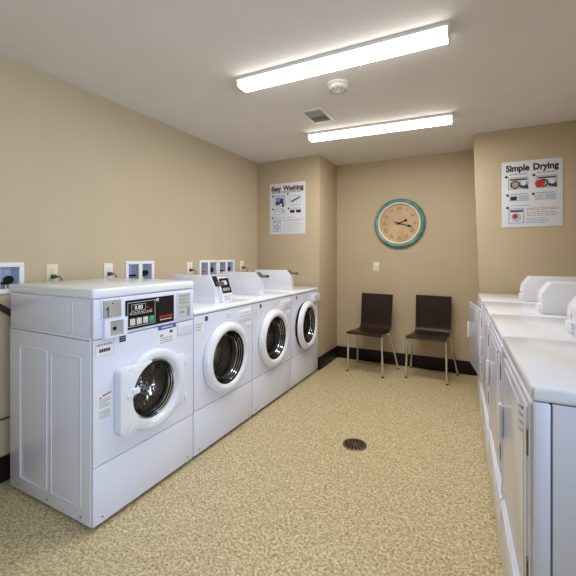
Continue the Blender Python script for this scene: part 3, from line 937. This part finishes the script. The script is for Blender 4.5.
# ------------------------------------------------------------------ clock, switch
def clock():
    R = .293
    r = empty('wall_clock', (-.795, YB, 1.675))
    m = MB(); m.lathe((0, 0, 0), 'y', [(0, 0), (R - .01, 0), (R, -.012), (R - .004, -.034), (R - .024, -.050), (R - .046, -.046), (R - .058, -.034), (R - .060, -.018), (0, -.018)], M['teal'], 80)
    m.build('frame', r)
    m = MB(); m.lathe((0, 0, 0), 'y', [(R - .050, -.046), (R - .056, -.050), (R - .066, -.044), (R - .070, -.020)], M['clock_lip'], 80); m.build('inner_rim', r)
    m = MB(); m.lathe((0, 0, 0), 'y', [(R - .066, -.018), (R - .066, -.022), (0, -.022)], M['clock_face'], 64); m.build('dial', r)
    m = MB(); fr = Frame(m, (0, -.0225, 0), (1, 0, 0), (0, 0, 1))
    for k, s in enumerate(('XII', 'I', 'II', 'III', 'IIII', 'V', 'VI', 'VII', 'VIII', 'IX', 'X', 'XI')):
        a = -2 * pi * k / 12
        fr.text(s, .172 * -sin(a), .172 * cos(a), .056, 0, M['numeral'], .0004, a, .85)
    for k in range(60):
        a = 2 * pi * k / 60; q = .0012
        c, s_ = sin(a), cos(a)
        fr.poly([(.207 * c - q * s_, .207 * s_ + q * c), (.207 * c + q * s_, .207 * s_ - q * c), (.216 * c + q * s_, .216 * s_ - q * c), (.216 * c - q * s_, .216 * s_ + q * c)], 0, M['numeral'])
    m.build('numerals', r, smooth=False)
    def hand(name, ang, L, tail, w, off):
        m = MB(); c, s_ = sin(ang), cos(ang)
        def P(l, t): return (l * c + t * s_, l * s_ - t * c)
        pts = [P(-tail, -w), P(L * .60, -w * .7), P(L * .70, -w * 2.2), P(L * .82, -w * 1.6), P(L, 0), P(L * .82, w * 1.6), P(L * .70, w * 2.2), P(L * .60, w * .7), P(-tail, w)]
        m.prism(pts, 'y', -off - .002, -off, M['black']); m.build(name, r)
    hand('minute_hand', radians(107), .158, .055, .0055, .032)
    hand('hour_hand', radians(67), .105, .03, .006, .028)
    m = MB(); m.lathe((0, 0, 0), 'y', [(.012, -.022), (.012, -.036), (0, -.038)], M['black'], 18); m.build('hub', r)
    m = MB(); m.lathe((0, 0, 0), 'y', [(R - .068, -.042), (R * .4, -.044), (0, -.045)], M['clear'], 48); m.build('cover_glass', r)
    tag(r, 'round teal-framed wall clock with aged peach dial above the chairs', 'clock')
clock()
r = empty('light_switch', (-1.070, YB, 1.161))
m = MB(); m.box(-.036, .036, -.006, 0, -.058, .058, M['switch'], .003); m.build('cover_plate', r)
m = MB(); m.box(-.006, .006, -.017, -.004, -.004, .014, M['switch'], .002); m.build('toggle', r)
tag(r, 'ivory light switch on the back wall below the clock', 'switch')

# ------------------------------------------------------------------ chairs
def chair(x, y, rz, label):
    r = empty('side_chair', (x, y, 0), rz)
    th = .012
    prof = [(-.192, .432), (-.186, .446), (-.170, .452), (-.08, .450), (.02, .444), (.10, .444), (.140, .450)]
    bend = [(.140, .450), (.166, .464), (.180, .490), (.187, .53), (.196, .62), (.206, .72), (.217, .80), (.224, .848)]
    def sheet(pts, wf, mat):
        """bent plywood: a profile in (y, z) given thickness and a width that may change along it"""
        vs = []; fs = []; n = len(pts)
        for i, (py, pz) in enumerate(pts):
            a = Vector(pts[max(i - 1, 0)]); b = Vector(pts[min(i + 1, n - 1)])
            d = (b - a).normalized(); nn = Vector((-d.y, d.x))
            w = wf(i / (n - 1))
            for s, o in ((-1, 0), (1, 0), (1, 1), (-1, 1)):
                q = Vector((py, pz)) - nn * th * (o)
                vs.append((s * w, q.x, q.y))
        for i in range(n - 1):
            for k in range(4): fs.append([4 * i + k, 4 * i + (k + 1) % 4, 4 * i + 4 + (k + 1) % 4, 4 * i + 4 + k])
        fs.append([3, 2, 1, 0]); fs.append([4 * n - 4, 4 * n - 3, 4 * n - 2, 4 * n - 1])
        b = bmesh.new(); bv = [b.verts.new(v) for v in vs]
        for f in fs: b.faces.new([bv[i] for i in f])
        bmesh.ops.recalc_face_normals(b, faces=list(b.faces))
        m = MB(); m.bm(b, mat); return m
    sheet(prof, lambda t: .198 - .016 * t, M['wood']).build('seat', r)
    sheet(bend, lambda t: .182 + .006 * t, M['wood']).build('backrest', r)
    m = MB()
    for s in (-1, 1): m.tube([(s * .150, -.115, .425), (s * .150, .0, .420), (s * .150, .10, .420)], .010, M['chrome'], 12)
    m.tube([(-.150, -.06, .421), (.150, -.06, .421)], .009, M['chrome'], 12)
    m.tube([(-.150, .07, .420), (.150, .07, .420)], .009, M['chrome'], 12)
    m.build('seat_frame', r)
    for s in (-1, 1):
        for path in ([(s * .203, -.152, .008), (s * .196, -.146, .25), (s * .192, -.142, .385), (s * .188, -.138, .418), (s * .168, -.122, .424), (s * .150, -.112, .424)],
                     [(s * .248, .232, .008), (s * .215, .165, .25), (s * .198, .128, .385), (s * .192, .118, .414), (s * .172, .102, .420), (s * .150, .095, .420)]):
            m = MB(); m.tube(path, .0122, M['chrome'], 14, True, 2); lg = m.build('leg', r)
            f = MB(); p = path[0]; f.lathe((p[0], p[1], 0), 'z', [(0, 0), (.0135, 0), (.0138, .010), (.012, .014), (0, .014)], M['rubber'], 16); f.build('foot_cap', lg)
    tag(r, label, 'chair', 'dark wood chairs under the clock')
chair(-1.055, 4.045, radians(-7), 'dark brown bent-wood chair with chrome legs, left of the two, below the light switch')
chair(-.438, 4.118, radians(-5.5), 'dark brown bent-wood chair with chrome legs, right of the two, beside the dryers')

# ------------------------------------------------------------------ floor drain
r = empty('floor_drain', (-.732, 2.408, 0))
m = MB(); R = .082
m.lathe((0, 0, 0), 'z', [(0, .0005), (R - .012, .0005)], M['hole'], 48)
m.build('drain_hole', r)
m = MB()
m.lathe((0, 0, 0), 'z', [(R, 0), (R, .003), (R - .003, .005), (R - .012, .005), (R - .013, .0008)], M['bronze'], 48)
m.lathe((0, 0, 0), 'z', [(.013, .0008), (.012, .005), (.0, .0052)], M['bronze'], 24)
for k in range(14):
    a = 2 * pi * k / 14; c, s_ = cos(a), sin(a); q0, q1 = .0014, .0055
    def P(l, t, z): return (l * c - t * s_, l * s_ + t * c, z)
    m.raw([P(.011, -q0, .0046), P(R - .012, -q1, .0046), P(R - .012, q1, .0046), P(.011, q0, .0046),
           P(.011, -q0, .001), P(R - .012, -q1, .001), P(R - .012, q1, .001), P(.011, q0, .001)],
          [[0, 1, 2, 3], [0, 4, 5, 1], [3, 2, 6, 7]], M['bronze'])
m.build('grate', r)
tag(r, 'round dark metal drain grate set in the speckled floor', 'floor drain')

# ------------------------------------------------------------------ ceiling fixtures
def tube_light(name_label, cx, cy, L, rz):
    r = empty('ceiling_light', (cx, cy, ZC), rz)
    h, w = .058, .118
    m = MB(); m.box(-L / 2, L / 2, -w / 2, w / 2, -.022, 0, M['lamp_metal'], .002); m.build('housing', r)
    m = MB()
    a0, a1 = -L / 2 + .012, L / 2 - .012
    sec = [(-w / 2 + .002, -.021), (-w / 2 + .004, -.048), (-w / 2 + .016, -h), (w / 2 - .016, -h), (w / 2 - .004, -.048), (w / 2 - .002, -.021)]
    for q in range(5):
        (ya, za), (yb, zb) = sec[q], sec[q + 1]
        m.raw([(a0, ya, za), (a0, yb, zb), (a1, yb, zb), (a1, ya, za)], [[0, 1, 2, 3]], M['tube'] if q == 2 else M['tube_side'])
    m.build('diffuser', r)
    for s in (-1, 1):
        m = MB(); a = s * (L / 2 - .013)
        m.prism([(-w / 2, -.012), (-w / 2 + .001, -.047), (-w / 2 + .015, -h - .002), (w / 2 - .015, -h - .002), (w / 2 - .001, -.047), (w / 2, -.012)], 'x', min(a, s * L / 2), max(a, s * L / 2), M['lamp_metal'], .001)
        m.build('end_cap', r)
    tag(r, name_label, 'ceiling light', 'fluorescent ceiling lights')
tube_light('lit fluorescent wrap light nearer the camera, beside the smoke detector', -.742, 1.985, 1.262, radians(.6))
tube_light('lit fluorescent wrap light farther away, above the clock', -.780, 3.195, 1.246, radians(4.2))

r = empty('smoke_detector', (-.817, 2.309, ZC))
m = MB(); m.lathe((0, 0, 0), 'z', [(0, 0), (.072, 0), (.072, -.014), (.066, -.018), (0, -.018)], M['vent'], 40); m.build('mounting_plate', r)
m = MB(); m.lathe((0, 0, 0), 'z', [(.064, -.016), (.062, -.034), (.052, -.044), (.036, -.046), (.034, -.050), (0, -.052)], M['vent'], 40); m.build('dome', r)
m = MB()
for k in range(10):
    a = 2 * pi * k / 10
    m.prism(circle(.047 * cos(a), .047 * sin(a), .008, 10), 'z', -.0475, -.043, M['vent_grey'])
m.lathe((0, 0, -.050), 'z', [(.012, 0), (.011, -.006), (0, -.008)], M['vent'], 16)
m.build('sensor_grille', r)
tag(r, 'round white smoke detector on the ceiling between the two lights', 'smoke detector')

r = empty('ceiling_vent', (-1.150, 2.750, ZC))
m = MB()
x0, x1, y0, y1 = -.100, .100, -.150, .150
for (a, b, c, d_) in ((x0, x1, y0, y0 + .030), (x0, x1, y1 - .030, y1), (x0, x0 + .030, y0 + .03, y1 - .03), (x1 - .030, x1, y0 + .03, y1 - .03)):
    m.box(a, b, c, d_, -.007, 0, M['vent'], .002)
m.build('frame', r)
m = MB(); m.box(x0 + .03, x1 - .03, y0 + .03, y1 - .03, -.0015, -.0003, M['vent_grey']); m.build('duct_opening', r)  # flat plate; dimness inside the duct put into its grey
for k in range(11):
    y = y0 + .040 + k * .0215
    m = MB(); s = .006 if k < 6 else -.006
    m.prism([(y - s, -.001), (y - s + .0015, -.001), (y + s + .0015, -.009), (y + s, -.009)], 'x', x0 + .03, x1 - .03, M['vent_grey'] if k < 6 else M['vent'])  # near slats grey as if shaded, far slats white as if lit
    m.build('slat', r)
tag(r, 'small white ceiling air register with half-shaded slats between the lights', 'air vent')

# ------------------------------------------------------------------ daylight and sky
w = bpy.data.worlds.new('sky'); scene.world = w; w.use_nodes = True
bg = w.node_tree.nodes['Background']; bg.inputs['Color'].default_value = (.62, .76, 1.0, 1); bg.inputs['Strength'].default_value = 1.0
al = bpy.data.lights.new('window_daylight', 'AREA'); al.shape = 'RECTANGLE'; al.size = WY1 - WY0 - .1; al.size_y = WZ1 - WZ0 - .1
al.energy = 35; al.color = (.64, .79, 1.0)
ao = bpy.data.objects.new('window_daylight', al); COL.objects.link(ao)
ao.location = (XRW + T + .03, (WY0 + WY1) / 2, (WZ0 + WZ1) / 2); ao.rotation_euler = (radians(90), 0, radians(90))

# ------------------------------------------------------------------ camera
cam = bpy.data.cameras.new('camera'); cam.sensor_width = 36; cam.sensor_fit = 'HORIZONTAL'
cam.lens = 362.5 / 576 * 36; cam.shift_y = -(288 - 256.46) / 576; cam.clip_start = .05
co = bpy.data.objects.new('camera', cam); COL.objects.link(co)
co.location = (0, 0, 1.2856); co.rotation_euler = (radians(90), 0, .477)
scene.camera = co

vs = scene.view_settings
vs.view_transform = 'Standard'; vs.look = 'None'; vs.gamma = 1; vs.use_curve_mapping = False
vs.exposure = 0.75
scene.cycles.max_bounces = 10; scene.cycles.diffuse_bounces = 6; scene.cycles.glossy_bounces = 5; scene.cycles.transparent_max_bounces = 12
scene.cycles.use_denoising = True
scene.cycles.sample_clamp_indirect = 6
